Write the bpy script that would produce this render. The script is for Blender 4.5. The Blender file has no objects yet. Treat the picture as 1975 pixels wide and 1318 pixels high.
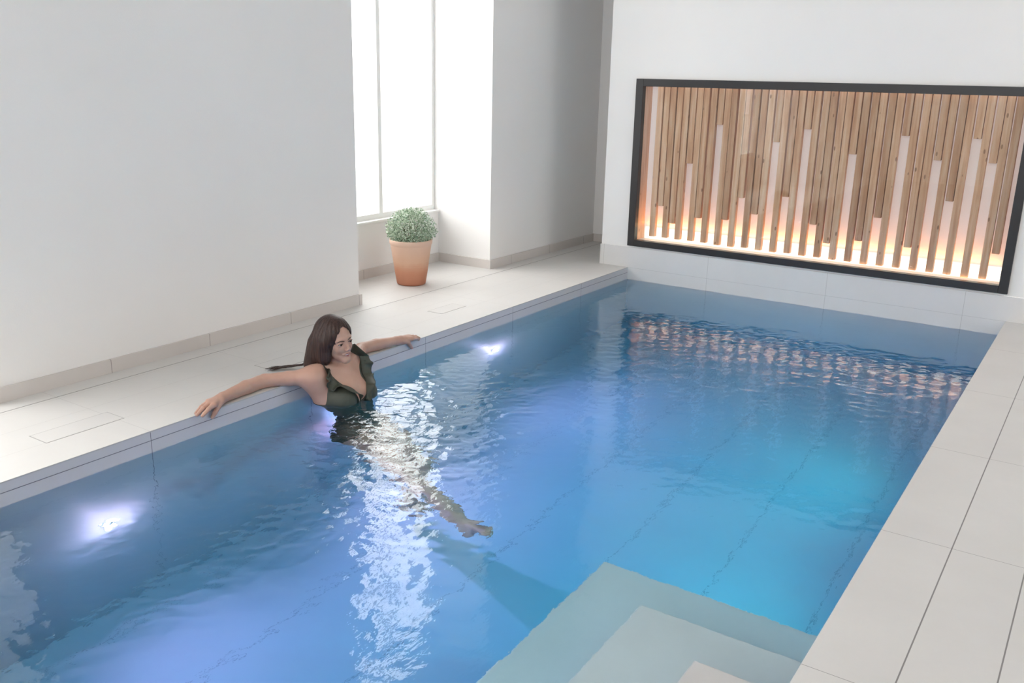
import bpy, bmesh, math, random
import numpy as np
from mathutils import Vector, Matrix, noise
random.seed(7)
C = bpy.context.scene.collection
sc = bpy.context.scene
PI = math.pi

# ---------------------------------------------------------------- camera
CAM = Vector((3.080, -6.2725, 1.40))
YAW, PITCH, ROLL, FPX = 0.58363, 0.28370, 0.02181, 1755.74
def cam_axes():
    cy, sy, cp, sp = math.cos(YAW), math.sin(YAW), math.cos(PITCH), math.sin(PITCH)
    f = Vector((-sy*cp, cy*cp, -sp)); r = Vector((cy, sy, 0)); u = r.cross(f)
    cr, sr = math.cos(ROLL), math.sin(ROLL)
    return r*cr+u*sr, u*cr-r*sr, f
r_, u_, f_ = cam_axes()
cam = bpy.data.cameras.new('camera'); camo = bpy.data.objects.new('camera', cam); C.objects.link(camo)
cam.sensor_width = 36; cam.lens = FPX*36/1975; cam.clip_start = .05
M = Matrix((r_, u_, -f_)).transposed().to_4x4(); M.translation = CAM
camo.matrix_world = M
sc.camera = camo

# ---------------------------------------------------------------- view, world, light
sc.view_settings.view_transform = 'Standard'; sc.view_settings.look = 'None'
sc.view_settings.gamma = 1; sc.view_settings.use_curve_mapping = False
sc.view_settings.exposure = 0.0
cy = sc.cycles
cy.max_bounces = 10; cy.diffuse_bounces = 5; cy.glossy_bounces = 4; cy.transmission_bounces = 6
cy.transparent_max_bounces = 8; cy.caustics_refractive = True; cy.caustics_reflective = False
cy.sample_clamp_indirect = 60; cy.blur_glossy = .3
cy.use_denoising = True
W = bpy.data.worlds.new('sky'); sc.world = W; W.use_nodes = True
nt = W.node_tree; bgn = nt.nodes['Background']
tc = nt.nodes.new('ShaderNodeTexCoord'); sp = nt.nodes.new('ShaderNodeSeparateXYZ')
mr = nt.nodes.new('ShaderNodeMapRange'); mr.inputs[1].default_value = -.02; mr.inputs[2].default_value = .22
mr.inputs[3].default_value = 3.6; mr.inputs[4].default_value = 7.5
nt.links.new(tc.outputs['Generated'], sp.inputs[0]); nt.links.new(sp.outputs[2], mr.inputs[0])
nt.links.new(mr.outputs[0], bgn.inputs[1]); bgn.inputs[0].default_value = (1, .995, .985, 1)

def area(name, loc, rot, sx, sy, power=0, color=(1,1,1), portal=False):
    l = bpy.data.lights.new(name, 'AREA'); l.shape = 'RECTANGLE'; l.size = sx; l.size_y = sy
    l.energy = power; l.color = color
    o = bpy.data.objects.new(name, l); C.objects.link(o); o.location = loc; o.rotation_euler = rot
    if portal: l.cycles.is_portal = True
    return o
# fill lights added at the windowless right and near walls (behind the camera)
area('room_fill', (5.56, -1.2, 1.60), (0, PI/2, 0), 2.4, 2.2, 42, (1, .97, .925))
area('room_fill', (2.2, -9.56, 2.60), (PI/2, 0, 0), 5.4, 1.1, 140, (1, .97, .925))

# ---------------------------------------------------------------- helpers
def tag(o, label=None, cat=None, group=None, kind=None):
    if label: o['label'] = label
    if cat: o['category'] = cat
    if group: o['group'] = group
    if kind: o['kind'] = kind
    return o
def empty(name, loc=(0,0,0), rz=0):
    o = bpy.data.objects.new(name, None); C.objects.link(o); o.location = loc; o.rotation_euler = (0,0,rz)
    return o
def link(name, me, m=None, parent=None):
    o = bpy.data.objects.new(name, me); C.objects.link(o)
    if m is not None:
        for x in (m if isinstance(m, (list, tuple)) else [m]): me.materials.append(x)
    if parent: o.parent = parent
    return o
def obj(name, bm, m=None, parent=None, smooth=False):
    me = bpy.data.meshes.new(name); bm.normal_update(); bm.to_mesh(me); bm.free()
    if smooth:
        for p in me.polygons: p.use_smooth = True
    return link(name, me, m, parent)
def box(bm, x0, x1, y0, y1, z0, z1, bev=0):
    vs = [bm.verts.new((x, y, z)) for x in (x0, x1) for y in (y0, y1) for z in (z0, z1)]
    fs = [bm.faces.new([vs[i] for i in q]) for q in ((0,1,3,2),(4,6,7,5),(0,4,5,1),(2,3,7,6),(0,2,6,4),(1,5,7,3))]
    if bev:
        es = list({e for f in fs for e in f.edges})
        bmesh.ops.bevel(bm, geom=es, offset=bev, segments=2, affect='EDGES', profile=.5)
def boxes(name, lst, m, parent=None, bev=0):
    bm = bmesh.new()
    for b in lst: box(bm, *b, bev=bev)
    return obj(name, bm, m, parent)
def struct(o): o['kind'] = 'structure'; return o
def lathe(bm, prof, seg=48, cx=0, cy=0):
    rings = [[bm.verts.new((cx+r*math.cos(2*PI*i/seg), cy+r*math.sin(2*PI*i/seg), z)) for i in range(seg)] for r, z in prof]
    for a, b in zip(rings, rings[1:]):
        for i in range(seg):
            j = (i+1) % seg; bm.faces.new((a[i], a[j], b[j], b[i]))
    return rings

# ---------------------------------------------------------------- materials
def new_mat(name):
    m = bpy.data.materials.new(name); m.use_nodes = True
    return m, m.node_tree, m.node_tree.nodes['Principled BSDF']
def s2l(c): return tuple(((v/255)/12.92 if v/255 <= .04045 else ((v/255+.055)/1.055)**2.4) for v in c)
def N(t, typ, **kw):
    n = t.nodes.new(typ)
    for k, v in kw.items(): setattr(n, k, v)
    return n
def mth(t, op, a, b=None, c=None):
    n = N(t, 'ShaderNodeMath', operation=op)
    for i, v in enumerate((a, b, c)):
        if v is None: continue
        if isinstance(v, (int, float)): n.inputs[i].default_value = v
        else: t.links.new(v, n.inputs[i])
    return n.outputs[0]
def mixc(t, f, a, b):
    n = N(t, 'ShaderNodeMix', data_type='RGBA')
    for s, v in ((n.inputs[0], f), (n.inputs[6], a), (n.inputs[7], b)):
        if isinstance(v, (int, float)): s.default_value = v
        elif isinstance(v, tuple): s.default_value = (*v[:3], 1)
        else: t.links.new(v, s)
    return n.outputs[2]
def noise_n(t, vec, scale, detail=3, rough=.5):
    n = N(t, 'ShaderNodeTexNoise'); n.inputs['Scale'].default_value = scale
    n.inputs['Detail'].default_value = detail; n.inputs['Roughness'].default_value = rough
    if vec is not None: t.links.new(vec, n.inputs['Vector'])
    return n.outputs[0]
def ramp(t, f, stops):
    n = N(t, 'ShaderNodeValToRGB'); cr = n.color_ramp
    while len(cr.elements) < len(stops): cr.elements.new(.5)
    for e, (p, c) in zip(cr.elements, stops): e.position = p; e.color = (*c[:3], 1)
    t.links.new(f, n.inputs[0]); return n.outputs[0]
def bump(t, h, strength=.2, dist=.01):
    n = N(t, 'ShaderNodeBump'); n.inputs['Strength'].default_value = strength; n.inputs['Distance'].default_value = dist
    t.links.new(h, n.inputs['Height']); return n.outputs[0]

def plain(name, col, rough=.6, var=.03, scale=6, spec=.5, bumpy=0):
    m, t, b = new_mat(name)
    tcn = N(t, 'ShaderNodeTexCoord')
    f = noise_n(t, tcn.outputs['Object'], scale)
    c1 = tuple(v*(1-var) for v in col); c2 = tuple(min(1, v*(1+var)) for v in col)
    t.links.new(ramp(t, f, [(.3, c1), (.7, c2)]), b.inputs['Base Color'])
    b.inputs['Roughness'].default_value = rough; b.inputs['Specular IOR Level'].default_value = spec
    if bumpy: t.links.new(bump(t, noise_n(t, tcn.outputs['Object'], 180, 4), bumpy, .002), b.inputs['Normal'])
    return m

def tile(name, col, joint, lines, rough=.45, jw=.003, spec=.5, var=.035):
    """lines: list of (axis, pitch, offset, width factor); pitch 0 = one line at offset."""
    m, t, b = new_mat(name)
    tcn = N(t, 'ShaderNodeTexCoord'); s = N(t, 'ShaderNodeSeparateXYZ')
    t.links.new(tcn.outputs['Object'], s.inputs[0])
    mask = None
    for ax, pitch, off, wf in lines:
        v = mth(t, 'SUBTRACT', s.outputs[ax], off)
        if pitch:
            v = mth(t, 'PINGPONG', v, pitch/2) if False else mth(t, 'SUBTRACT', mth(t, 'FLOORED_MODULO', mth(t, 'ADD', v, pitch/2), pitch), pitch/2)
        v = mth(t, 'LESS_THAN', mth(t, 'ABSOLUTE', v), jw*wf/2)
        mask = v if mask is None else mth(t, 'MAXIMUM', mask, v)
    f = noise_n(t, tcn.outputs['Object'], 2.2, 5, .6)
    f2 = noise_n(t, tcn.outputs['Object'], 45, 3)
    base = ramp(t, f, [(.3, tuple(v*(1-var) for v in col)), (.7, tuple(v*(1+var) for v in col))])
    base = mixc(t, mth(t, 'MULTIPLY', f2, .08), base, tuple(v*.8 for v in col))
    if mask is not None: base = mixc(t, mask, base, joint)
    t.links.new(base, b.inputs['Base Color']); b.inputs['Roughness'].default_value = rough
    b.inputs['Specular IOR Level'].default_value = spec
    if mask is not None:
        t.links.new(bump(t, mth(t, 'MULTIPLY', mask, -1), .4, .002), b.inputs['Normal'])
    return m

WALLC = (.80, .79, .78)
STONE = (.72, .70, .68)
JT = (.30, .29, .29)
m_wall = plain('white_plaster', WALLC, .9, .012, 1.5, .2, bumpy=.15)
m_deckL = tile('deck_stone_left', (.60,.585,.565), (.47,.455,.44), [(1, .875, -.731, .7), (0, .2135, 0, .55)], rough=.5)
m_deckR = tile('deck_stone_right', (.585,.572,.558), (.20,.19,.19), [(1, .87, -2.480, .6), (0, 0, 2.614+.213, 1.3), (0, 0, 2.614+.419, 1.3), (0, 0, 2.614+.63, 1.3), (0,0,3.46,1.3), (0,0,3.67,1.3)], rough=.55)
m_copeF = tile('coping_face', (.56,.545,.545), (.16,.15,.17), [(1, .875, -.731, .9), (2, 0, -.041, 1.0)], rough=.5)
m_band = tile('wall_band_stone', (.66,.65,.64), (.46,.45,.44), [(0, .86, .647, .9), (2, 0, .0, .6)], rough=.5)
m_skirt = tile('skirting_stone', (.60,.565,.54), (.25,.23,.22), [(1, .57, -3.886, 1.0)], rough=.55)
m_poolwall = tile('pool_wall_stone', (.50,.51,.53), (.15,.17,.22), [(1, .87, -4.215, 1.5), (2, 0, -.70, .8)], rough=.6, jw=.004)
m_poolend = tile('pool_end_stone', (.50,.51,.53), (.30,.33,.38), [(0, .86, .647, 1), (2, 0, -.70, .8)], rough=.6, jw=.004)
m_poolfloor = tile('pool_floor_stone', (.60,.62,.63), (.40,.42,.44), [(0, .4355, 1.468, 1.2)], rough=.6, jw=.005)
m_step = tile('pool_step_stone', (.80,.73,.70), (.35,.37,.40), [], rough=.55)
m_black = plain('black_frame_metal', (.018,.017,.019), .38, .1, 8)
m_whiteframe = plain('white_window_frame', (.82,.82,.80), .4, .01)
m_outside = plain('outside_gravel', (.45,.45,.44), 1, .005, .6, 0)
m_ceil = plain('ceiling_paint', (.82,.82,.81), .9, .01)

def glass_mat(name, tint=(1,1,1), f0=.04):
    m = bpy.data.materials.new(name); m.use_nodes = True; t = m.node_tree; t.nodes.clear()
    o = N(t, 'ShaderNodeOutputMaterial'); mx = N(t, 'ShaderNodeMixShader'); fr = N(t, 'ShaderNodeLayerWeight')
    tr = N(t, 'ShaderNodeBsdfTransparent'); gl = N(t, 'ShaderNodeBsdfGlossy')
    fr.inputs[0].default_value = .5; fac = mth(t, 'MULTIPLY_ADD', mth(t, 'POWER', fr.outputs['Facing'], 5), .95, f0); gl.inputs['Roughness'].default_value = .01
    tr.inputs[0].default_value = (*tint, 1)
    t.links.new(fac, mx.inputs[0]); t.links.new(tr.outputs[0], mx.inputs[1]); t.links.new(gl.outputs[0], mx.inputs[2])
    t.links.new(mx.outputs[0], o.inputs[0]); return m
m_pane = glass_mat('window_glass')
def emit_mat(name, col, s):
    m = bpy.data.materials.new(name); m.use_nodes = True; t = m.node_tree; t.nodes.clear()
    o = N(t, 'ShaderNodeOutputMaterial'); e = N(t, 'ShaderNodeEmission'); e.inputs[0].default_value = (*col, 1); e.inputs[1].default_value = s
    t.links.new(e.outputs[0], o.inputs[0]); return m

# ---------------------------------------------------------------- the room
PW, WZ, FZ = 2.614, -.0924, -1.265         # pool width, water level, pool floor
YN = -8.6                                   # near end of the pool
XG, YK, YP, XW, YB, XA, ZS = -.792, -2.163, -.737, -1.280, .866, -.240, .388
CH = 3.6
YK2a, YK2b = -4.43, -6.45
# left wall with its two window recesses
boxes_l = [(-1.45, XG, YK2a, YK, 0, CH), (-1.45, XG, -9.8, YK2b, 0, CH), (-1.45, XG, YP, YB+.2, 0, CH)]
for a, b in ((YK, YP), (YK2b, YK2a)):
    boxes_l += [(-1.45, XW, a, b, 0, ZS), (-1.45, XG, a, b, 3.3, CH)]
struct(boxes('wall_left', boxes_l, m_wall))
FX0, FX1, FZ0, FZ1 = -.010, 2.598, .172, 1.402   # outer edges of the black frame
struct(boxes('wall_end', [(XA, FX0+.03, 0, YB, .158, CH), (FX1-.03, 5.6, 0, .3, .158, CH), (FX0+.03, FX1-.03, 0, .3, FZ1-.03, CH),
        (FX0+.03, FX1-.03, 0.0, .3, .12, FZ0+.03), (FX0+.03, FX1-.03, .17, .3, FZ0+.03, FZ1-.03)], m_wall))
struct(boxes('wall_back', [(-1.5, XA, YB, YB+.2, 0, CH)], m_wall))
struct(boxes('wall_right', [(5.6, 5.8, -9.8, .3, 0, CH)], m_wall))
struct(boxes('wall_near', [(-1.45, 5.8, -9.8, -9.6, 0, CH)], m_wall))
struct(boxes('ceiling', [(-1.5, 5.8, -9.8, YB+.2, CH, CH+.1)], m_ceil))
# stone band under the glazed panel
struct(boxes('trim_1', [(XA-.0, 5.6, -.008, .0, FZ, .158), (XA-.008, XA, -.008, YB, 0, .158)], m_band, bev=.0015))
# decks
struct(boxes('floor', [(-1.28, -.006, -9.6, YB, -.06, 0), (-.006, 0.0, -9.6, -.008, -.0055, 0)], m_deckL))
deck_r = struct(boxes('floor_2', [(PW, 5.6, -9.6, -.008, -.06, 0), (0, PW, -9.6, YN, -.06, 0)], m_deckR)); deck_r.name = 'floor_right'
struct(boxes('trim_2', [(-.006, .0, YN, -.004, FZ, -.0055)], m_copeF)).name = 'trim_2'
# pool basin
struct(boxes('pool_wall_left', [(-.15, -.001, YN, 0, FZ-.1, -.06)], m_poolwall))
struct(boxes('pool_wall_right', [(PW, PW+.15, YN, 0, FZ-.1, -.06)], m_poolwall))
struct(boxes('pool_wall_end', [(-.15, PW+.15, -.004, .15, FZ-.1, -.05)], m_poolend))
struct(boxes('pool_wall_near', [(-.15, PW+.15, YN-.15, YN, FZ-.1, -.06)], m_poolend))
struct(boxes('pool_floor', [(-.15, PW+.15, YN-.15, .1, FZ-.1, FZ)], m_poolfloor))
st = empty('pool_steps', (0,0,0)); struct(st)
for (x0, y1, z1) in ((1.744, -3.60, -.50), (2.03, -3.90, -.32), (2.33, -4.20, -.14)):
    boxes('step', [(x0, PW, -5.6, y1, FZ if z1 == -.50 else z1-.18, z1)], m_step, st, bev=.004)
# skirting
SK = .0665
T = .014
struct(boxes('baseboard_left', [(XG, XG+T, YK2a-T, YK+T, 0, SK), (XG-.2, XG, YK, YK+T, 0, SK),
      (XG-.2, XG, YK2a-T, YK2a, 0, SK), (XW, XW+T, YK+T, YP-T, 0, SK), (XW, XG, YP-T, YP, 0, SK), (XG, XG+T, YP-T, YB, 0, SK)], m_skirt))
struct(boxes('baseboard_back', [(XG+.014, XA-.008, YB-.014, YB, 0, SK)], m_skirt, bev=.001))
# drain slot along the wall
m_slot = plain('slot_dark', (.30,.29,.28), .8, .05)
struct(boxes('trim_3', [(-.668, -.6635, -9.6, YB-.02, -.002, .0006)], m_slot))

# windows in the recesses
def window(name, y0, y1, mull):
    w = empty(name, (XW-.06, y0, ZS)); struct(w)
    def B(l, m, n): 
        o = boxes(n, [(a-(XW-.06), b-(XW-.06), c-y0, d-y0, e-ZS, f-ZS) for a, b, c, d, e, f in l], m, w); return o
    B([(XW-.10, XW-.04, y0, y0+.032, ZS, 3.3), (XW-.10, XW-.04, y1-.032, y1, ZS, 3.3), (XW-.10, XW-.04, y0+.032, y1-.032, ZS, ZS+.05), (XW-.10, XW-.04, y0+.032, y1-.032, 3.25, 3.3)]
      + [(XW-.10, XW-.04, k-.018, k+.018, ZS+.05, 3.25) for k in mull], m_whiteframe, 'window_frame')
    B([(XW-.075, XW-.070, y0+.032, y1-.032, ZS+.05, 3.25)], m_pane, 'pane')
    B([(XW-.04, XW+.012, y0, y1, ZS, ZS+.012)], m_whiteframe, 'window_sill')
    return w
window('window_1', YK, YP, [-1.35])
window('window_2', YK2b, YK2a, [-5.46])
# outside: pale garden wall and ground
g = struct(boxes('ground', [(-30, -1.45, -40, 40, -.5, -.2)], m_outside))

# ---------------------------------------------------------------- water
def wave_h(x, y):
    """height of the rippled surface: calm on the near left, agitated round the bather and past her"""
    cx, cyy = .42, -3.30
    d = math.hypot(x-cx, y-cyy)
    # strip of broken ripples out from the bather into the pool
    a = .28 + 1.45*math.exp(-((x-.68)**2/.42 + (y+3.75)**2/1.9)) + .35*math.exp(-((x-1.6)**2/.9 + (y+1.4)**2/1.6))
    a *= min(1, .35 + max(0, x)/.5)
    p = Vector((x*4.6 + y*2.9, y*6.5 - x*4.0, 0))
    n1 = noise.noise(p*1.0 + Vector((3.1, 7.7, 0)))
    n2 = noise.noise(p*2.9 + Vector((9.2, 1.3, 4)))
    n3 = noise.noise(p*6.0 + Vector((2.2, 8.3, 9)))
    ring = math.sin(d*60)*math.exp(-d*1.5)*.5
    sp_ = .35+.65*(noise.noise(Vector((x*1.7, y*1.7, 5)))+.5)      # patches of calmer water
    return .0030*a*n1 + .0028*a*sp_*n2 + .0017*min(1.3, a*a)*n3 + .0006*ring*a, a
def water():
    nx, ny = 260, 700
    x0, x1, y0, y1 = -.004, PW+.004, -7.2, -.002
    vs = []; rip = []
    for j in range(ny+1):
        y = y0+(y1-y0)*j/ny
        for i in range(nx+1):
            x = x0+(x1-x0)*i/nx
            hh, aa = wave_h(x, y); vs.append((x, y, WZ+hh)); rip.append(aa)
    fs = [(j*(nx+1)+i, j*(nx+1)+i+1, (j+1)*(nx+1)+i+1, (j+1)*(nx+1)+i) for j in range(ny) for i in range(nx)]
    b = len(vs); vs += [(x0, YN-.01, WZ), (x1, YN-.01, WZ)]
    fs.append((b, b+1, nx, 0) if False else (b, b+1, nx) ); fs.append((b, nx, 0))
    me = bpy.data.meshes.new('pool_water'); me.from_pydata(vs, [], fs); me.update()
    rip += [.2, .2]; at = me.attributes.new('ripple', 'FLOAT', 'POINT'); at.data.foreach_set('value', rip)
    for p in me.polygons: p.use_smooth = True
    m = bpy.data.materials.new('water'); m.use_nodes = True; t = m.node_tree; t.nodes.clear()
    o = N(t, 'ShaderNodeOutputMaterial')
    gl = N(t, 'ShaderNodeBsdfGlass'); gl.inputs['IOR'].default_value = 1.333; gl.inputs['Roughness'].default_value = 0.0
    tcn = N(t, 'ShaderNodeTexCoord')
    mp = N(t, 'ShaderNodeMapping'); mp.inputs['Scale'].default_value = (1, .6, 1); t.links.new(tcn.outputs['Object'], mp.inputs[0])
    nn = noise_n(t, mp.outputs[0], 26, 3, .55)
    atn = N(t, 'ShaderNodeAttribute', attribute_name='ripple')
    n_b = noise_n(t, mp.outputs[0], 48, 2, .6)
    hgt = mth(t, 'ADD', mth(t, 'MULTIPLY', nn, .10), mth(t, 'MULTIPLY', mth(t, 'MULTIPLY', mth(t, 'POWER', mth(t, 'MAXIMUM', mth(t, 'SUBTRACT', atn.outputs['Fac'], .35), 0), 1.3), n_b), .13))
    t.links.new(bump(t, hgt, 1.0, .01), gl.inputs['Normal'])
    t.links.new(gl.outputs[0], o.inputs[0])
    ab = N(t, 'ShaderNodeVolumeAbsorption'); ab.inputs[0].default_value = (.20, .74, .92, 1); ab.inputs[1].default_value = .92
    t.links.new(ab.outputs[0], o.inputs[1])
    w = link('pool_water', me, m)
    tag(w, 'clear rippling blue water filling the indoor swimming pool', 'water', kind='stuff')
    return w
water()

# ---------------------------------------------------------------- pool lamps
m_lens = emit_mat('lamp_lens', (.80, .86, 1), 14)
m_steel = plain('brushed_steel', (.80,.81,.82), .45, .05, 20)
def pool_lamp(x, y, z, face, label, col, power, glow=(1.0,.66,1.0), tilt=6, group=None, gp=.12):
    e = empty('pool_lamp', (x, y, z))
    tag(e, label, 'lamp', group) if label else struct(e)
    s = 1 if face > 0 else -1
    bm = bmesh.new(); lathe(bm, [(0, 0), (.038, 0), (.040, .002), (.039, .005), (.034, .007), (.0335, .004), (0, .004)], 40)
    bmesh.ops.rotate(bm, verts=bm.verts, cent=(0,0,0), matrix=Matrix.Rotation(s*PI/2, 3, 'Y'))
    obj('bezel', bm, m_steel, e, True)
    bm = bmesh.new(); lathe(bm, [(0, .012), (.015, .0115), (.026, .0095), (.0335, .0055)], 40)
    bmesh.ops.rotate(bm, verts=bm.verts, cent=(0,0,0), matrix=Matrix.Rotation(s*PI/2, 3, 'Y'))
    obj('lens', bm, m_lens, e, True)
    l = bpy.data.lights.new('pool_lamp_glow', 'POINT'); l.energy = power*gp; l.color = glow; l.shadow_soft_size = 0
    o = bpy.data.objects.new('pool_lamp_glow', l); C.objects.link(o); o.location = (s*.088, 0, 0); o.parent = e
    l = bpy.data.lights.new('pool_lamp_beam', 'SPOT'); l.energy = power*4.0; l.color = col; l.shadow_soft_size = 0
    l.spot_size = math.radians(165); l.spot_blend = 1.0
    o = bpy.data.objects.new('pool_lamp_beam', l); C.objects.link(o); o.location = (s*.045, 0, 0); o.parent = e
    o.rotation_euler = (0, -s*math.radians(90-tilt), 0)
    return e
VIO = (1.0, .37, .62); CYA = (.10, .95, .85)
pool_lamp(0, -4.449, -.602, 1, 'glowing round underwater lamp in left pool wall, nearest the camera', VIO, 16)
pool_lamp(0, -1.797, -.564, 1, 'glowing round underwater lamp in left pool wall, beyond the woman', VIO, 16)
pool_lamp(0, -3.12, -.60, 1, None, VIO, 16, (.40,.50,1.0))
pool_lamp(PW, -1.8, -.62, -1, None, CYA, 8, CYA, 2)  # both right-wall lamps are unseen, added to turn the water turquoise
pool_lamp(PW, -3.1, -.62, -1, None, CYA, 8, CYA, 2)

# ---------------------------------------------------------------- glazed panel with larch slats
def wood_mat():
    m, t, b = new_mat('larch_wood')
    tcn = N(t, 'ShaderNodeTexCoord'); oi = N(t, 'ShaderNodeObjectInfo')
    mp = N(t, 'ShaderNodeMapping'); mp.inputs['Scale'].default_value = (40, 40, 2.2)
    t.links.new(tcn.outputs['Object'], mp.inputs[0])
    cb = N(t, 'ShaderNodeCombineXYZ')
    for i in range(3): t.links.new(mth(t, 'MULTIPLY', oi.outputs['Random'], 37.0+11*i), cb.inputs[i])
    t.links.new(cb.outputs[0], mp.inputs['Location'])
    g = noise_n(t, mp.outputs[0], 1.0, 5, .6)
    base = ramp(t, g, [(.3, s2l((196,146,114))), (.5, s2l((220,176,144))), (.72, s2l((234,204,180)))])
    v = ramp(t, oi.outputs['Random'], [(0, (.72,.66,.62)), (.5, (.93,.90,.88)), (1, (1.0,1.0,1.0))])
    mul = N(t, 'ShaderNodeMix', data_type='RGBA', blend_type='MULTIPLY'); mul.inputs[0].default_value = 1
    t.links.new(base, mul.inputs[6]); t.links.new(v, mul.inputs[7])
    mp2 = N(t, 'ShaderNodeMapping'); mp2.inputs['Scale'].default_value = (18, 18, 7); t.links.new(tcn.outputs['Object'], mp2.inputs[0]); t.links.new(cb.outputs[0], mp2.inputs['Location'])
    vo = N(t, 'ShaderNodeTexVoronoi'); vo.inputs['Scale'].default_value = 1; t.links.new(mp2.outputs[0], vo.inputs[0])
    k = mth(t, 'LESS_THAN', vo.outputs['Distance'], .10)
    col = mixc(t, mth(t, 'MULTIPLY', k, .75), mul.outputs[2], s2l((120,78,54)))
    t.links.new(col, b.inputs['Base Color']); b.inputs['Roughness'].default_value = .6; b.inputs['Specular IOR Level'].default_value = .3
    return m
m_wood = wood_mat()
def glow_board_mat():
    m, t, b = new_mat('backing_added_glow')
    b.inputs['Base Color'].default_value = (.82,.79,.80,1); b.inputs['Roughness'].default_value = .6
    b.inputs['Emission Color'].default_value = (1.0,.93,.95,1); b.inputs['Emission Strength'].default_value = BOARD_GLOW  # emission painted in for strip light and daylight falling on the board
    return m
BOARD_GLOW = .26
m_glow_board = glow_board_mat()
m_white = plain('white_board', (.82,.80,.78), .6, .01)
pn = empty('wall_panel', (1.294, 0, FZ0))
tag(pn, 'wide black-framed glazed panel of vertical wooden slats glowing from below, set in the end wall', 'wall panel')
PO = (1.294, 0, FZ0)
def pbox(name, lst, m, bev=0, parent=pn):
    return boxes(name, [(a-PO[0], b-PO[0], c-PO[1], d-PO[1], e-PO[2], f-PO[2]) for a, b, c, d, e, f in lst], m, parent, bev)
IX0, IX1, IZ0, IZ1 = .047, 2.544, .220, 1.349
pbox('frame', [(FX0, IX0, -.022, .03, FZ0, FZ1), (IX1, FX1, -.022, .03, FZ0, FZ1), (IX0, IX1, -.022, .03, FZ0, IZ0), (IX0, IX1, -.022, .03, IZ1, FZ1)], m_black, bev=.002)
pbox('glass', [(IX0, IX1, .004, .010, IZ0, IZ1)], glass_mat('panel_glass', (.97,.98,.97), .045))
pbox('backing_board', [(.035, 2.556, .150, .160, .205, 1.37)], m_glow_board)
pbox('floor_board', [(.035, 2.556, .032, .150, .205, .215)], m_white)
pbox('side_board', [(.035, .045, .032, .150, .215, 1.36), (2.546, 2.556, .032, .150, .215, 1.36)], m_wood)
pbox('top_board', [(.035, 2.556, .032, .150, 1.360, 1.37)], m_wood)
pbox('light_strip', [(.06, 2.53, .140, .149, .216, .305)], emit_mat('led_diffuser', (1, .90, .74), 1.9))
la = area('strip_fill_light', (1.294-PO[0], .128, .312-PO[2]), (PI+.1, 0, 0), 2.45, .012, 2.6, (1, .46, .13)); la.parent = pn
la2 = area('strip_fill_light', (1.294-PO[0], .050, .226-PO[2]), (PI-.35, 0, 0), 2.45, .02, 1.0, (1, .66, .36)); la2.parent = pn
la3 = area('strip_fill_light', (1.294-PO[0], .034, 1.352-PO[2]), (.55, 0, 0), 2.45, .02, .25, (1, .88, .80)); la3.parent = pn  # fill added to brighten the slat tops; no strip sits up here
sw = .0215
def slat(x, z0, yf):
    bm = bmesh.new(); box(bm, -sw, sw, 0, .042, z0-1.36, 0, bev=.0015)
    o = obj('slat', bm, m_wood, pn); o.location = (x-PO[0], yf, 1.36-PO[2])
random.seed(3)
for k in range(23):
    slat(.155+.1037*k, .252-.0009*k+random.uniform(-.004,.004), .052)
shorts = [(.207,.486),(.309,.363),(.413,.814),(.511,.425),(.622,1.10),(.717,.432),(.822,.60),(.932,.494),(1.040,1.002),(1.142,.636),(1.243,1.098),
          (1.350,.465),(1.453,.347),(1.555,.952),(1.660,.387),(1.764,.553),(1.867,1.087),(1.972,.38),(2.075,.947),(2.180,.699),(2.283,1.09),(2.388,.949)]
for x, z in shorts: slat(x, z, .058)
slat(2.488, .40, .058)

# ---------------------------------------------------------------- lids of the skimmer boxes in the left deck
m_lid = tile('lid_stone', (.585,.57,.553), (.5,.5,.5), [], rough=.5)
m_gap = plain('lid_gap', (.36,.35,.34), .8, .05)
def lid(x0, x1, y0, y1, label):
    e = empty('access_cover', ((x0+x1)/2, (y0+y1)/2, 0)); tag(e, label, 'access cover', 'flush lids in the left deck')
    cx, cyy = e.location.x, e.location.y; g = .0035
    boxes('rim', [(x0-cx-g, x1-cx+g, y0-cyy-g, y0-cyy, -.004, .0007), (x0-cx-g, x1-cx+g, y1-cyy, y1-cyy+g, -.004, .0007),
                  (x0-cx-g, x0-cx, y0-cyy, y1-cyy, -.004, .0007), (x1-cx, x1-cx+g, y0-cyy, y1-cyy, -.004, .0007)], m_gap, e)
    boxes('lid', [(x0-cx, x1-cx, y0-cyy, y1-cyy, -.004, .0012)], m_lid, e)
lid(-.325, -.21, -4.54, -4.21, 'flush rectangular stone lid in the left deck, nearest the camera')
lid(-.335, -.20, -3.40, -3.112, 'flush stone lid in the left deck, just behind the woman')
lid(-.345, -.24, -2.03, -1.783, 'flush stone lid in the left deck, beyond the woman on the window side')

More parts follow.
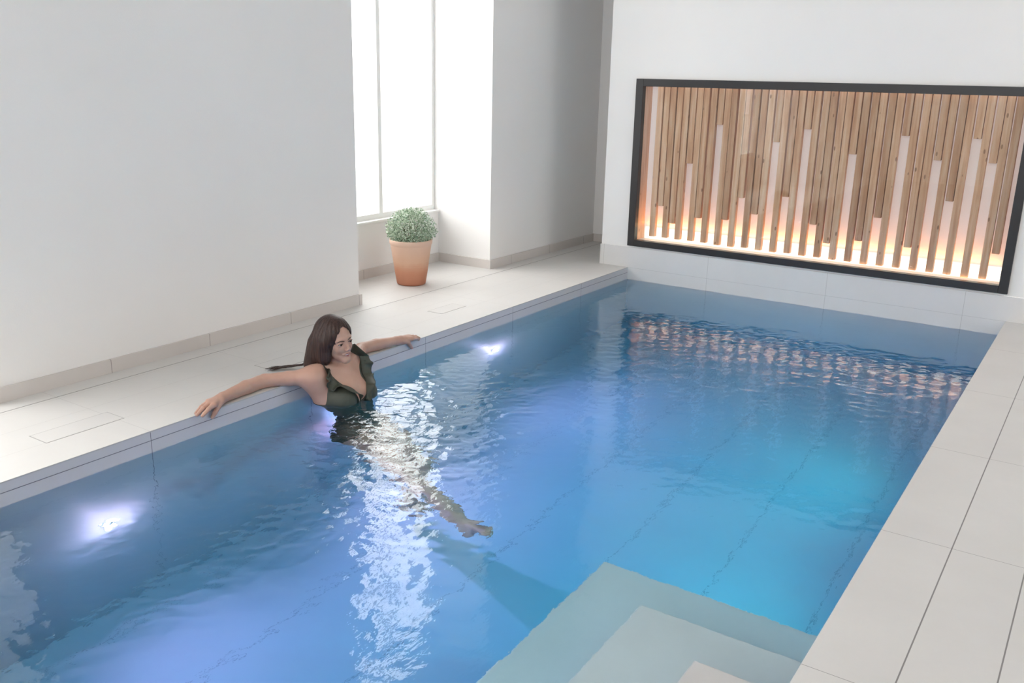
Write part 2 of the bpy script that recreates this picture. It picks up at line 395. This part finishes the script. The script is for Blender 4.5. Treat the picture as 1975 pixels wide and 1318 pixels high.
# ---------------------------------------------------------------- potted plant
def pot():
    e = empty('potted_plant', (-.925, -1.495, 0))
    tag(e, 'small-leaved green bush in a terracotta pot on the deck by the window', 'potted plant')
    m, t, b = new_mat('terracotta')
    tcn = N(t, 'ShaderNodeTexCoord'); s = N(t, 'ShaderNodeSeparateXYZ'); t.links.new(tcn.outputs['Object'], s.inputs[0])
    nz = noise_n(t, tcn.outputs['Object'], 9, 4)
    mpv = N(t, 'ShaderNodeMapping'); mpv.inputs['Scale'].default_value = (2, 2, 90); t.links.new(tcn.outputs['Object'], mpv.inputs[0])
    rings = noise_n(t, mpv.outputs[0], 1, 3)
    h = mth(t, 'ADD', mth(t, 'ADD', s.outputs[2], mth(t, 'MULTIPLY', nz, .05)), mth(t, 'MULTIPLY', rings, .03))
    t.links.new(ramp(t, mth(t, 'MULTIPLY', h, 2.6), [(.10, s2l((172,112,86))), (.36, s2l((190,134,106))), (.52, s2l((204,164,138))), (.95, s2l((212,182,164)))]), b.inputs['Base Color'])
    b.inputs['Roughness'].default_value = .75
    t.links.new(bump(t, rings, .15, .003), b.inputs['Normal'])
    bm = bmesh.new()
    prof = [(0,0), (.092,0), (.099,.006), (.101,.014), (.112,.08), (.122,.15), (.134,.235), (.140,.272), (.1415,.278), (.146,.284), (.1475,.305), (.1465,.312), (.142,.314), (.137,.311), (.134,.280), (.130,.268), (0,.268)]
    lathe(bm, prof, 64); obj('pot', bm, m, e, True)
    bm = bmesh.new(); lathe(bm, [(0, .276), (.08,.277), (.133,.270)], 40); obj('soil', bm, plain('soil', (.05,.035,.025), .9, .3, 60), e, True)
    ml, t, b = new_mat('silver_green_leaf')
    geo = N(t, 'ShaderNodeNewGeometry')
    t.links.new(ramp(t, geo.outputs['Random Per Island'], [(0, s2l((92,116,92))), (.4, s2l((150,172,146))), (.75, s2l((196,210,188))), (1, s2l((226,234,220)))]), b.inputs['Base Color'])
    b.inputs['Roughness'].default_value = .5
    random.seed(11); bm = bmesh.new(); n = 0
    while n < 7500:
        d = Vector((random.gauss(0,1), random.gauss(0,1), random.gauss(0,1))).normalized()
        r = (random.random()**.33)
        if r < .5: continue
        lump = 1+.10*noise.noise(d*2.6+Vector((5,2,1)))+.06*noise.noise(d*6)
        p = Vector((d.x*.170*r*lump, d.y*.170*r*lump, .372+d.z*(.155 if d.z > 0 else .10)*r*lump))
        if p.z < .292: continue
        L = random.uniform(.007, .013); w_ = L*random.uniform(.35,.5)
        dirv = (d*.7+Vector((random.gauss(0,.6), random.gauss(0,.6), random.gauss(0,.6)+.25))).normalized()
        sd = dirv.cross(Vector((random.gauss(0,1), random.gauss(0,1), random.gauss(0,1)))).normalized(); nn = dirv.cross(sd)
        pts = [p, p+dirv*L*.5+sd*w_+nn*L*.12, p+dirv*L, p+dirv*L*.5-sd*w_+nn*L*.12]
        bm.faces.new([bm.verts.new(q) for q in pts]); n += 1
    obj('foliage', bm, ml, e)
    bm = bmesh.new()
    for i in range(22):
        d = Vector((random.gauss(0,1), random.gauss(0,1), abs(random.gauss(0,.9))+.25)).normalized()
        a = Vector((d.x*.05, d.y*.05, .275)); c = Vector((d.x*.155, d.y*.155, .372+d.z*.14)); mid = (a+c)/2+Vector((0,0,.03))
        prev = None
        for q, rr in ((a,.003),(mid,.0022),(c,.001)):
            ring = [bm.verts.new(q+Vector((rr*math.cos(k*PI/2), rr*math.sin(k*PI/2), 0))) for k in range(4)]
            if prev: 
                for k in range(4): bm.faces.new((prev[k], prev[(k+1)%4], ring[(k+1)%4], ring[k]))
            prev = ring
    obj('stems', bm, plain('stem', (.13,.12,.07), .7, .2, 40), e)
pot()

# ---------------------------------------------------------------- the woman: one continuous surface grown from a distance field
f32 = np.float32
def A3(v): return np.array(v, dtype=f32)
def rcone(P, a, b, ra, rb):
    a, b = A3(a), A3(b); ab = b-a; t = np.clip(((P-a)@ab)/float(ab@ab), 0, 1)
    q = P-a-t[..., None]*ab
    return np.sqrt((q*q).sum(-1)) - (ra+(rb-ra)*t)
def ell(P, c, r, R=None):
    q = P-A3(c)
    if R is not None: q = q@R
    r = A3(r); k0 = np.sqrt(((q/r)**2).sum(-1))+1e-9; k1 = np.sqrt(((q/(r*r))**2).sum(-1))+1e-9
    return k0*(k0-1)/k1
def smin(a, b, k):
    h = np.maximum(k-np.abs(a-b), 0)/k
    return np.minimum(a, b)-h*h*k*.25
def smax(a, b, k): return -smin(-a, -b, k)
def chain(P, pts, k=.02):
    d = None
    for (a, ra), (b, rb) in zip(pts, pts[1:]):
        e = rcone(P, a, b, ra, rb); d = e if d is None else smin(d, e, k)
    return d
def surface_nets(F, org, h):
    F = F.astype(f32); s = F < 0
    nx, ny, nz = F.shape
    corners = [(i, j, k) for i in (0,1) for j in (0,1) for k in (0,1)]
    cnt = sum(s[i:nx-1+i, j:ny-1+j, k:nz-1+k].astype(np.int8) for i, j, k in corners)
    act = np.argwhere((cnt > 0) & (cnt < 8))
    idx = -np.ones((nx-1, ny-1, nz-1), dtype=np.int32); idx[tuple(act.T)] = np.arange(len(act))
    acc = np.zeros((len(act), 3)); n = np.zeros(len(act))
    for c0 in corners:
        for ax in range(3):
            if c0[ax]: continue
            c1 = list(c0); c1[ax] = 1
            a = F[act[:,0]+c0[0], act[:,1]+c0[1], act[:,2]+c0[2]]; b = F[act[:,0]+c1[0], act[:,1]+c1[1], act[:,2]+c1[2]]
            m = (a < 0) != (b < 0); t = np.where(m, a/(a-b+1e-20), 0)
            p = np.tile(np.array(c0, float), (len(act), 1)); p[:, ax] += t
            acc += p*m[:, None]; n += m
    V = (act+acc/n[:, None])*h+np.array(org)
    Q = []
    for ax in range(3):
        u, v = (ax+1) % 3, (ax+2) % 3
        sl0 = [slice(None)]*3; sl1 = [slice(None)]*3; sl0[ax] = slice(0, -1); sl1[ax] = slice(1, None)
        e = np.argwhere(s[tuple(sl0)] != s[tuple(sl1)])
        e = e[(e[:, u] > 0) & (e[:, v] > 0) & (e[:, u] < F.shape[u]-1) & (e[:, v] < F.shape[v]-1)]
        du = np.zeros(3, int); du[u] = 1; dv = np.zeros(3, int); dv[v] = 1
        q = np.stack([idx[tuple((e-du-dv).T)], idx[tuple((e-dv).T)], idx[tuple(e.T)], idx[tuple((e-du).T)]], 1)
        flip = ~s[tuple(e.T)]
        q[flip] = q[flip][:, ::-1]; Q.append(q)
    Q = np.concatenate(Q); Q = Q[(Q >= 0).all(1)]
    return V, Q
def poly(fn, lo, hi, h, chunk=24):
    lo = np.array(lo, float); n = np.ceil((np.array(hi)-lo)/h).astype(int)+1
    n = ((n+chunk-1)//chunk)*chunk
    F = np.ones(tuple(n), f32)
    for i in range(0, n[0], chunk):
        for j in range(0, n[1], chunk):
            for k in range(0, n[2], chunk):
                c = lo+h*(np.array((i, j, k))+chunk/2)
                dc = float(fn(c[None].astype(f32))[0])
                if abs(dc) > h*chunk*1.05+.02: F[i:i+chunk, j:j+chunk, k:k+chunk] = dc; continue
                g = np.stack(np.meshgrid(np.arange(i, i+chunk), np.arange(j, j+chunk), np.arange(k, k+chunk), indexing='ij'), -1)
                F[i:i+chunk, j:j+chunk, k:k+chunk] = fn((g.reshape(-1, 3)*h+lo).astype(f32)).reshape((chunk,)*3)
    return surface_nets(F, lo, h)
def to_mesh(name, parts, m, parent=None, org=(0,0,0)):
    V = []; Q = []; n = 0
    for v, q in parts:
        used = np.unique(q); remap = -np.ones(len(v), int); remap[used] = np.arange(len(used))
        V.append(v[used]); Q.append(remap[q]+n); n += len(used)
    V = np.concatenate(V)-np.array(org); Q = np.concatenate(Q)
    me = bpy.data.meshes.new(name); me.from_pydata(V.tolist(), [], Q.tolist()); me.update()
    for p in me.polygons: p.use_smooth = True
    return link(name, me, m, parent)

# head frame: x forward, y to her left, z up
HC = np.array((.119, -3.297, .187)); HYAW = -.13; HP = -.01; HROLL = .14
def rotm(yaw, pitch, roll):
    cz, sz, cp, sp_, cr, sr = math.cos(yaw), math.sin(yaw), math.cos(pitch), math.sin(pitch), math.cos(roll), math.sin(roll)
    return (np.array(((cz,-sz,0),(sz,cz,0),(0,0,1)))@np.array(((cp,0,sp_),(0,1,0),(-sp_,0,cp)))@np.array(((1,0,0),(0,cr,-sr),(0,sr,cr)))).astype(f32)
HR = rotm(HYAW, HP, HROLL); HS = .92
def hl(P): return ((P-HC.astype(f32))@HR)/HS
def hw_(p): return HC+HS*(HR.astype(float)@np.array(p, float))
def face_sdf(p):
    ay = np.abs(p[..., 1]); q = np.stack([p[..., 0], ay, p[..., 2]], -1)
    d = ell(p, (-.012, 0, .038), (.094, .074, .086))
    d = smin(d, ell(p, (.022, 0, -.018), (.065, .052, .086)), .03)
    d = smin(d, rcone(q, (.012, .038, -.044), (.062, .007, -.092), .016, .012), .03)
    d = smin(d, rcone(p, (.065, -.006, -.0945), (.065, .006, -.0945), .0150, .0150), .018)
    d = smin(d, ell(q, (.052, .032, -.024), (.024, .018, .019)), .022)
    d = smin(d, rcone(q, (.080, .012, .024), (.068, .044, .022), .008, .006), .014)
    d = smax(d, -ell(q, (.098, .030, .003), (.018, .019, .0125)), .014)
    d = smin(d, rcone(p, (.080, 0, .014), (.099, 0, -.027), .0060, .0075), .012)
    d = smin(d, ell(q, (.093, .0100, -.0325), (.009, .0062, .0062)), .006)
    # eyelids round the eyeball
    lid_ = ell(q, (.0705, .0305, .002), (.0142, .0165, .0142))
    opening = np.maximum(np.abs(p[..., 2]-.0015-.08*(ay-.03))-.0042*np.clip(1-((ay-.0305)/.0160)**2, 0, 1), -(q[..., 0]-.070))
    lid_ = np.maximum(lid_, -opening)
    d = smin(d, lid_, .004)
    # lips, smiling
    zc = -.0595+5.5*ay*ay
    d = smin(d, rcone(q, (.0872, .000, -.0560), (.0760, .0240, -.0540), .0038, .0018), .005)
    d = smin(d, rcone(q, (.0862, .000, -.0672), (.0760, .0235, -.0560), .0046, .0018), .005)
    slot = ell(q, (.0950, 0, -.0605), (.022, .0190, .0038))
    d = smax(d, -slot, .002)
    d = smin(d, ell(q, (-.008, .073, -.004), (.017, .007, .030)), .006)
    return d*HS
SHZ = .045
TOR = dict(shR=(.085,-3.425,.050), shL=(.085,-3.125,.050))
ARM_R = [((.085,-3.415,.030),.042), ((.015,-3.500,.031),.034), ((-.050,-3.590,.030),.032), ((-.055,-3.620,.028),.031), ((-.048,-3.70,.029),.032), ((-.030,-3.845,.026),.0235), ((-.020,-3.868,.025),.023)]
ARM_L = [((.080,-3.135,.040),.042), ((.015,-3.045,.035),.036), ((-.050,-2.95,.030),.031), ((-.056,-2.925,.028),.030), ((-.042,-2.84,.029),.031), ((-.010,-2.715,.028),.0235), ((-.005,-2.690,.026),.023)]
LEG_R = [((.230,-3.325,-.475),.086), ((.42,-3.365,-.495),.078), ((.70,-3.465,-.535),.055), ((.755,-3.485,-.545),.053), ((.82,-3.505,-.555),.047), ((.90,-3.530,-.572),.048), ((1.03,-3.572,-.605),.035), ((1.11,-3.598,-.622),.029)]
LEG_L = [((.230,-3.170,-.475),.086), ((.38,-3.195,-.560),.078), ((.57,-3.235,-.690),.056), ((.60,-3.240,-.720),.054), ((.585,-3.240,-.78),.048), ((.570,-3.242,-.85),.049), ((.525,-3.250,-1.02),.035), ((.505,-3.255,-1.10),.029)]
def foot(P, an, up):
    an = np.array(an, float); toe = an+np.array((.155, -.035, .055 if up else .04)); heel = an+np.array((.010, 0, -.040))
    d = chain(P, [(an, .031), (heel, .027)], .02)
    mid = an+np.array((.09, -.02, .030))
    d = smin(d, rcone(P, an, mid, .030, .026), .02); d = smin(d, rcone(P, heel, mid, .024, .022), .02)
    d = smin(d, rcone(P, mid, toe-np.array((.03,0,0)), .026, .018), .02)
    for k in range(5):
        off = np.array((0, (k-2)*.0155, 0)); d = smin(d, rcone(P, mid+off*.8, toe+off-np.array((.006*abs(k-1),0,.0)), .012, .0085 if k != 1 else .010), .006)
    return d
FING_R = [ # knuckle, mid, tip, radii : index .. little
    ((.024,-3.935,.030), (.034,-3.972,.024), (.037,-4.006,.0055), .0098),
    ((.004,-3.940,.033), (.013,-3.982,.027), (.017,-4.018,.0080), .0098),
    ((-.016,-3.933,.032), (-.008,-3.974,.026), (-.003,-4.008,.0085), .0095),
    ((-.034,-3.918,.028), (-.029,-3.950,.022), (-.024,-3.976,.0080), .0085)]
THUMB_R = [((.000,-3.880,.022),.0125), ((.016,-3.905,.014),.011), ((.0185,-3.928,-.008),.0100), ((.0145,-3.940,-.026),.0085)]
FING_L = [
    ((.030,-2.635,.028), (.030,-2.598,.022), (.022,-2.567,.0065), .0094),
    ((.012,-2.622,.031), (.013,-2.582,.025), (.010,-2.548,.0080), .0095),
    ((-.007,-2.620,.030), (-.005,-2.582,.024), (-.004,-2.550,.0085), .0092),
    ((-.024,-2.628,.026), (-.022,-2.598,.020), (-.020,-2.570,.0080), .0082)]
THUMB_L = [((.014,-2.680,.020),.0120), ((.022,-2.655,.010),.0105), ((.0160,-2.632,-.014),.0095), ((.0130,-2.618,-.030),.0082)]
def hand(P, wrist, F, T):
    w = np.array(wrist, float); d = None
    for kn, mi, ti, r in F:
        e = rcone(P, w*.8+np.array(kn)*.2, kn, .015, .0125); d = e if d is None else smin(d, e, .012)
    d = smin(d, rcone(P, w, (np.array(F[1][0])+np.array(F[2][0]))/2-np.array((0,0,.006)), .018, .014), .012)
    for kn, mi, ti, r in F:
        f = smin(rcone(P, kn, mi, r*1.06, r*.95), rcone(P, mi, ti, r*.95, r*.76), .003)
        d = smin(d, f, .004)
    t = chain(P, T, .004); d = smin(d, rcone(P, w, T[0][0], .017, .0135), .012)
    return smin(d, t, .006)
def torso(P):
    d = ell(P, (.210,-3.235,-.470), (.098, .145, .115))
    d = smin(d, ell(P, (.180,-3.240,-.300), (.080, .102, .150)), .08)
    d = smin(d, ell(P, (.132,-3.262,-.120), (.096, .128, .165)), .07)
    d = smin(d, rcone(P, (.088,-3.395,.012), (.088,-3.150,.012), .056, .056), .05)
    # breasts
    d = smin(d, ell(P, (.190,-3.330,-.085), (.072, .066, .070)), .022)
    d = smin(d, ell(P, (.190,-3.200,-.085), (.072, .066, .070)), .022)
    # neck and collar
    d = smin(d, rcone(P, (.085,-3.272,.045), (.100,-3.290,.135), .046, .044), .040)
    d = smin(d, rcone(P, (.145,-3.272,.040), (.110,-3.380,.075), .012, .014), .03)
    d = smin(d, rcone(P, (.145,-3.262,.040), (.108,-3.160,.075), .012, .014), .03)
    return d
def in_box(P, c, r): return np.abs(P-A3(c)).max(-1) < r
def body(P, fine=True):
    d = torso(P)
    d = smin(d, chain(P, ARM_R, .010), .045)
    d = smin(d, chain(P, ARM_L, .010), .045)
    # shoulder folding into the side of the chest
    d = smin(d, rcone(P, (.090,-3.420,.03), (.115,-3.385,-.09), .045, .045), .05)
    d = smin(d, rcone(P, (.090,-3.130,.03), (.115,-3.150,-.09), .045, .045), .05)
    d = smin(d, chain(P, LEG_R, .012), .05); d = smin(d, chain(P, LEG_L, .012), .03)
    d = smin(d, foot(P, LEG_R[-1][0], True), .02); d = smin(d, foot(P, LEG_L[-1][0], False), .02)
    m = in_box(P, (.0,-3.93,.02), .16)
    if m.any(): d[m] = smin(d[m], hand(P[m], ARM_R[-1][0], FING_R, THUMB_R), .012)
    m = in_box(P, (.0,-2.62,.02), .16)
    if m.any(): d[m] = smin(d[m], hand(P[m], ARM_L[-1][0], FING_L, THUMB_L), .012)
    m = in_box(P, HC, .24)
    if m.any(): d[m] = smin(d[m], face_sdf(hl(P[m])), .020)
    # the skin rests against the stone: nothing enters the coping or the pool wall
    q0 = np.maximum(P[..., 0]+0., P[..., 2]*0-1)      # x
    stone = np.maximum(P[..., 0]-.0015, P[..., 2]-.0015)
    return smax(d, -stone, .004)
def quads_in(V, Q, lo, hi): c = V[Q].mean(1); return ((c > np.array(lo)) & (c < np.array(hi))).all(1)
m_skin, t, b = new_mat('skin')
tcn = N(t, 'ShaderNodeTexCoord')
t.links.new(ramp(t, noise_n(t, tcn.outputs['Object'], 9, 3), [(.3, (.46,.268,.202)), (.7, (.53,.320,.246))]), b.inputs['Base Color'])
b.inputs['Roughness'].default_value = .45; b.inputs['Subsurface Weight'].default_value = .12
b.inputs['Subsurface Radius'].default_value = (.012,.005,.003); b.inputs['Subsurface Scale'].default_value = 1
m_lip = plain('lips', (.38,.150,.140), .35, .05, 60); m_brow = plain('brow_hair', (.045,.028,.022), .7, .1, 80)
m_eye = plain('eye_white', (.62,.60,.58), .15, .02); m_iris = plain('iris', (.05,.028,.016), .1, .1, 90)
m_teeth = plain('teeth', (.78,.76,.72), .25, .02)
m_suit = plain('swimsuit_fabric', (.055,.060,.045), .55, .12, 14, .4, bumpy=.1)
wo = empty('person', (.20, -3.27, -.50)); WO = (.20, -3.27, -.50)
tag(wo, 'woman with long dark hair in a dark ruffled swimsuit, arms spread along the pool edge', 'person')
hb = (HC-np.array((.125,.10,.118)), HC+np.array((.145,.10,.15)))
hr = ((-.07,-4.04,-.06), (.07,-3.86,.08)); hL = ((-.07,-2.70,-.06), (.07,-2.52,.08))
V, Q = poly(lambda P: body(P), (-.22,-4.06,-1.19), (1.28,-2.50,.34), .0065)
for lo, hi in (hb, hr, hL):
    lo_, hi_ = np.array(lo)+.004, np.array(hi)-.004
    Q = Q[~quads_in(V, Q, lo_, hi_)]
parts = [(V, Q)]
for (lo, hi), h in ((hb, .0024), (hr, .0026), (hL, .0026)):
    v, q = poly(lambda P: body(P), np.array(lo)-.006, np.array(hi)+.006, h)
    q = q[quads_in(v, q, lo, hi)]; parts.append((v, q))
bo = to_mesh('body', parts, [m_skin, m_lip], wo, WO)
me = bo.data   # lips take the second material
co = np.empty(len(me.vertices)*3, f32); me.vertices.foreach_get('co', co); co = co.reshape(-1, 3)+A3(WO)
pl = hl(co); isl = np.zeros(len(co), bool)
ay = np.abs(pl[:, 1])
q_ = np.stack([pl[:, 0], ay, pl[:, 2]], -1)
isl = np.minimum(rcone(q_, (.0872,0,-.0560), (.0760,.0240,-.0540), .0038, .0018), rcone(q_, (.0862,0,-.0672), (.0760,.0235,-.0560), .0046, .0018)) < .0004
isl &= (pl[:, 2] > -.078) & (pl[:, 2] < -.0490)
for p in me.polygons:
    if isl[list(p.vertices)].all(): p.material_index = 1

def blob(name, pts, m, parent, seg=20):   # small head pieces given in head coordinates: (centre, radii)
    bm = bmesh.new()
    for c, r in pts:
        g = bmesh.ops.create_uvsphere(bm, u_segments=seg, v_segments=seg//2, radius=1)
        for v in g['verts']:
            q = np.array(v.co)*np.array(r)+np.array(c); v.co = Vector(hw_(q)-np.array(WO))
    return obj(name, bm, m, parent, True)
for s in (-1, 1):
    ey = blob('eyeball', [((.0705, s*.0305, .0020), (.0128,.0140,.0128))], m_eye, wo)
    blob('iris', [((.0812, s*.0305+.0015, .0015), (.0034,.0072,.0066))], m_iris, ey)
blob('teeth', [((.0755, 0, -.0600), (.0085,.0185,.0042))], m_teeth, wo)
def ribbon_tube(name, path, m, parent, flat=1.0, seg=8):
    bm = bmesh.new(); prev = None
    for i, (p, r) in enumerate(path):
        p = np.array(p, float); a = np.array(path[max(0, i-1)][0], float); c = np.array(path[min(len(path)-1, i+1)][0], float)
        d = Vector(c-a).normalized(); u = d.cross(Vector((0,0,1))).normalized(); w = d.cross(u)
        ring = [bm.verts.new(Vector(p)+u*r*math.cos(2*PI*k/seg)+w*r*flat*math.sin(2*PI*k/seg)) for k in range(seg)]
        if prev:
            for k in range(seg): bm.faces.new((prev[k], prev[(k+1)%seg], ring[(k+1)%seg], ring[k]))
        else: bm.faces.new(ring[::-1])
        prev = ring
    bm.faces.new(prev)
    return obj(name, bm, m, parent, True)
def on_face(y, z, off=.001):     # point on the face in head coordinates, found by stepping along x
    xs = np.linspace(.04, .13, 361); P = np.stack([xs, np.full_like(xs, y), np.full_like(xs, z)], -1).astype(f32)
    d = face_sdf(P); i = np.where(d < 0)[0]; return (xs[i[-1]]+off if len(i) else .07, y, z)
for s in (-1, 1):
    br = [(hw_(on_face(s*(.013+.034*k/8), 0.0175+.005*math.sin(PI*min(1, k/8*.9))-.003*(k/8)**3, .0004))-np.array(WO), .0036*(1-.6*k/8)) for k in range(9)]
    ribbon_tube('eyebrow', br, m_brow, wo, .6)
    la_ = [(hw_((.0705+.0150*math.cos((y_-s*.0305)/.0165*1.1), y_, .0015+.08*(abs(y_)-.03)+.0046*max(0, 1-((y_-s*.0305)/.0160)**2)+.0004))-np.array(WO), .0017) for y_ in np.linspace(s*.0305-.0150, s*.0305+.0150, 9)]
    ribbon_tube('eyelash', la_, m_brow, wo)

# swimsuit: the same body a few millimetres out, kept only where the fabric lies
YC = -3.266
def suit(P):
    x, y, z = P[..., 0], P[..., 1]-YC, P[..., 2]
    d = body(P)-.0032
    ay = np.abs(y)
    inner = np.where(z > -.112, .004+(z+.112)*.60, -.1)                       # edge of the V neckline
    neck = np.where((x > .05), inner-ay, -1)
    outer = np.interp(z, [-.5, -.16, -.10, -.04, .02, .09], [.5, .5, .150, .138, .118, .112]).astype(f32)
    arm = ay-outer
    back = np.where(z > -.125, .055-x, -1)*1.0
    strap_top = (z-.078)*.5
    leg = (x-.205)*.62+(z+.445)*-.75-.035+(.07-ay)*.35          # high cut leg opening
    leg2 = (x-.345)
    thigh = np.maximum(leg, leg2-.0)
    thigh = np.where(z < -.30, leg, -1)
    arms = np.maximum(.02-x, z*0-1)
    m = np.maximum.reduce([neck, arm, back, strap_top, thigh, np.where(ay > .2, 1, -1)])
    return np.maximum(d, m)
V, Q = poly(suit, (-.02,-3.52,-.66), (.40,-3.02,.16), .0030)
so = to_mesh('swimsuit', [(V, Q)], m_suit, wo, WO)

# ruffles along the neckline
def project(p, nrm, n=60):
    p = np.array(p, float)
    for _ in range(n):
        d = float(body(p[None].astype(f32))[0]);
        e = 1e-3; g = np.array([float(body((p+e*np.eye(3)[i])[None].astype(f32))[0])-d for i in range(3)]); g /= np.linalg.norm(g)+1e-9
        p = p-g*(d-nrm)*.7
        if abs(d-nrm) < 3e-4: break
    return p, g
def ruffle(side):
    key = [(.085, .122, .050), (.120, .110, .048), (.160, .090, .015), (.215, .058, -.035), (.245, .030, -.080), (.250, .008, -.108)]
    pts = []
    n = 60
    for i in range(n+1):
        u = i/n*(len(key)-1); k = min(int(u), len(key)-2); f = u-k
        q = np.array(key[k])*(1-f)+np.array(key[k+1])*f
        pts.append(np.array((q[0], YC+side*q[1], q[2])))
    bm = bmesh.new(); rows = []
    for i, q in enumerate(pts):
        p, g = project(q, .005)
        a = pts[max(0, i-1)]; c = pts[min(n, i+1)]; tdir = (c-a)/np.linalg.norm(c-a)
        out = np.cross(g, tdir); out /= np.linalg.norm(out)
        if out[1]*side < 0: out = -out
        u = i/n; wdt = min(1, u*5+.6)*.058*(.50+.50*math.sin(PI*min(1, u*1.1+.15)))
        ph = u*2*PI*4.6+side*.8
        row = []
        for j in range(7):
            s = j/6; amp = .013*s*s*min(1, .25+u*1.6)
            row.append(bm.verts.new(Vector(p+out*wdt*s+g*(.003+.016*s+amp*math.sin(ph))+tdir*amp*.7*math.cos(ph)-np.array(WO))))
        rows.append(row)
    for a, b in zip(rows, rows[1:]):
        for j in range(6): bm.faces.new((a[j], a[j+1], b[j+1], b[j]))
    o = obj('ruffle', bm, m_suit, so, True)
    md = o.modifiers.new('thick', 'SOLIDIFY'); md.thickness = .0012
    return o
ruffle(-1); ruffle(1)

# hair
m_hair, t, b = new_mat('dark_brown_hair')
tcn = N(t, 'ShaderNodeTexCoord'); mp = N(t, 'ShaderNodeMapping'); mp.inputs['Scale'].default_value = (190, 190, 7)
t.links.new(tcn.outputs['Object'], mp.inputs[0]); sn = noise_n(t, mp.outputs[0], 1, 3, .6)
t.links.new(ramp(t, sn, [(.3, (.016,.007,.006)), (.55, (.042,.020,.016)), (.8, (.095,.048,.036))]), b.inputs['Base Color'])
b.inputs['Roughness'].default_value = .42; b.inputs['Specular IOR Level'].default_value = .35
t.links.new(bump(t, sn, .5, .003), b.inputs['Normal'])
def hair(P):
    p = hl(P)
    x, y, z = p[..., 0], p[..., 1], p[..., 2]
    cap = ell(p, (-.016, 0, .038), (.1045, .086, .097))
    # sides hanging from the parting
    cap = smin(cap, rcone(p, (-.010, -.062, .030), (-.020, -.078, -.060), .046, .042), .03)
    cap = smin(cap, rcone(p, (-.010, .060, .030), (-.030, .062, -.050), .038, .030), .03)
    cap = smin(cap, rcone(p, (-.060, 0, .02), (-.060, -.020, -.07), .060, .055), .04)
    d = cap*HS
    # opening for the face
    w = .050+.010*np.clip((-.0-z)/.1, 0, 1)-9.0*np.maximum(z-.015, 0)**2
    fo = np.maximum(np.maximum(np.abs(y-.004)-w, .030-x), z-.084)
    fo2 = np.maximum(np.maximum(np.abs(y-.004)-w, .004-x), z+.02)
    d = smax(d, -smin(fo, fo2, .02)*HS, .012)
    # the long fall behind her right shoulder down to the stone
    l = rcone(P, (.055,-3.345,.165), (.034,-3.368,.068), .047, .040)
    l = smin(l, rcone(P, (.036,-3.325,.16), (.006,-3.345,.062), .050, .036), .03)
    l = smin(l, rcone(P, (.120,-3.372,.190), (.118,-3.372,.110), .022, .018), .03)
    l = smin(l, rcone(P, (.118,-3.368,.120), (.100,-3.366,.070), .020, .013), .02)
    d = smin(d, l, .03)
    # strand grooves
    th = np.arctan2(P[..., 1]-HC[1], P[..., 0]-HC[0])
    g = .0006*np.sin(th*58+P[..., 2]*9)+.0013*np.sin(th*23+1.3+P[..., 2]*14)
    g = g*np.clip((np.hypot(P[..., 0]-HC[0], P[..., 1]-HC[1])-.02)/.06, 0, 1)
    d = d+g
    stone = np.maximum(P[..., 0]-.0015, P[..., 2]-.0025)
    return smax(d, -stone, .004)
V, Q = poly(hair, (-.10,-3.47,.0), (.28,-3.14,.36), .0030)
ho = to_mesh('hair', [(V, Q)], m_hair, wo, WO)
random.seed(5)
for k in range(34):     # wet ends lying on the coping behind the shoulder
    o1 = random.uniform(-1, 1); o2 = random.uniform(-1, 1); endx = -.235+random.uniform(-.006, .05); 
    P0 = np.array((.0+.012*o1, -3.355+.012*o2, .080)); P1 = np.array((-.05+.012*o1, -3.32+.016*o2, .030)); P2 = np.array((-.160, -3.315+.030*o2, .012+.003*abs(o1))); P3 = np.array((endx, -3.405+.024*o1, .0055))
    path = []
    for i in range(15):
        u = i/14; q = P0*(1-u)**3+3*P1*u*(1-u)**2+3*P2*u*u*(1-u)+P3*u**3
        q = q+np.array((0, .010*u*math.sin(u*8+k*.6), .004*u*abs(math.sin(u*7+k)))); path.append((q-np.array(WO), .0036*(1-.7*u)))
    ribbon_tube('hair_lock', path, m_hair, ho, .55, 6)
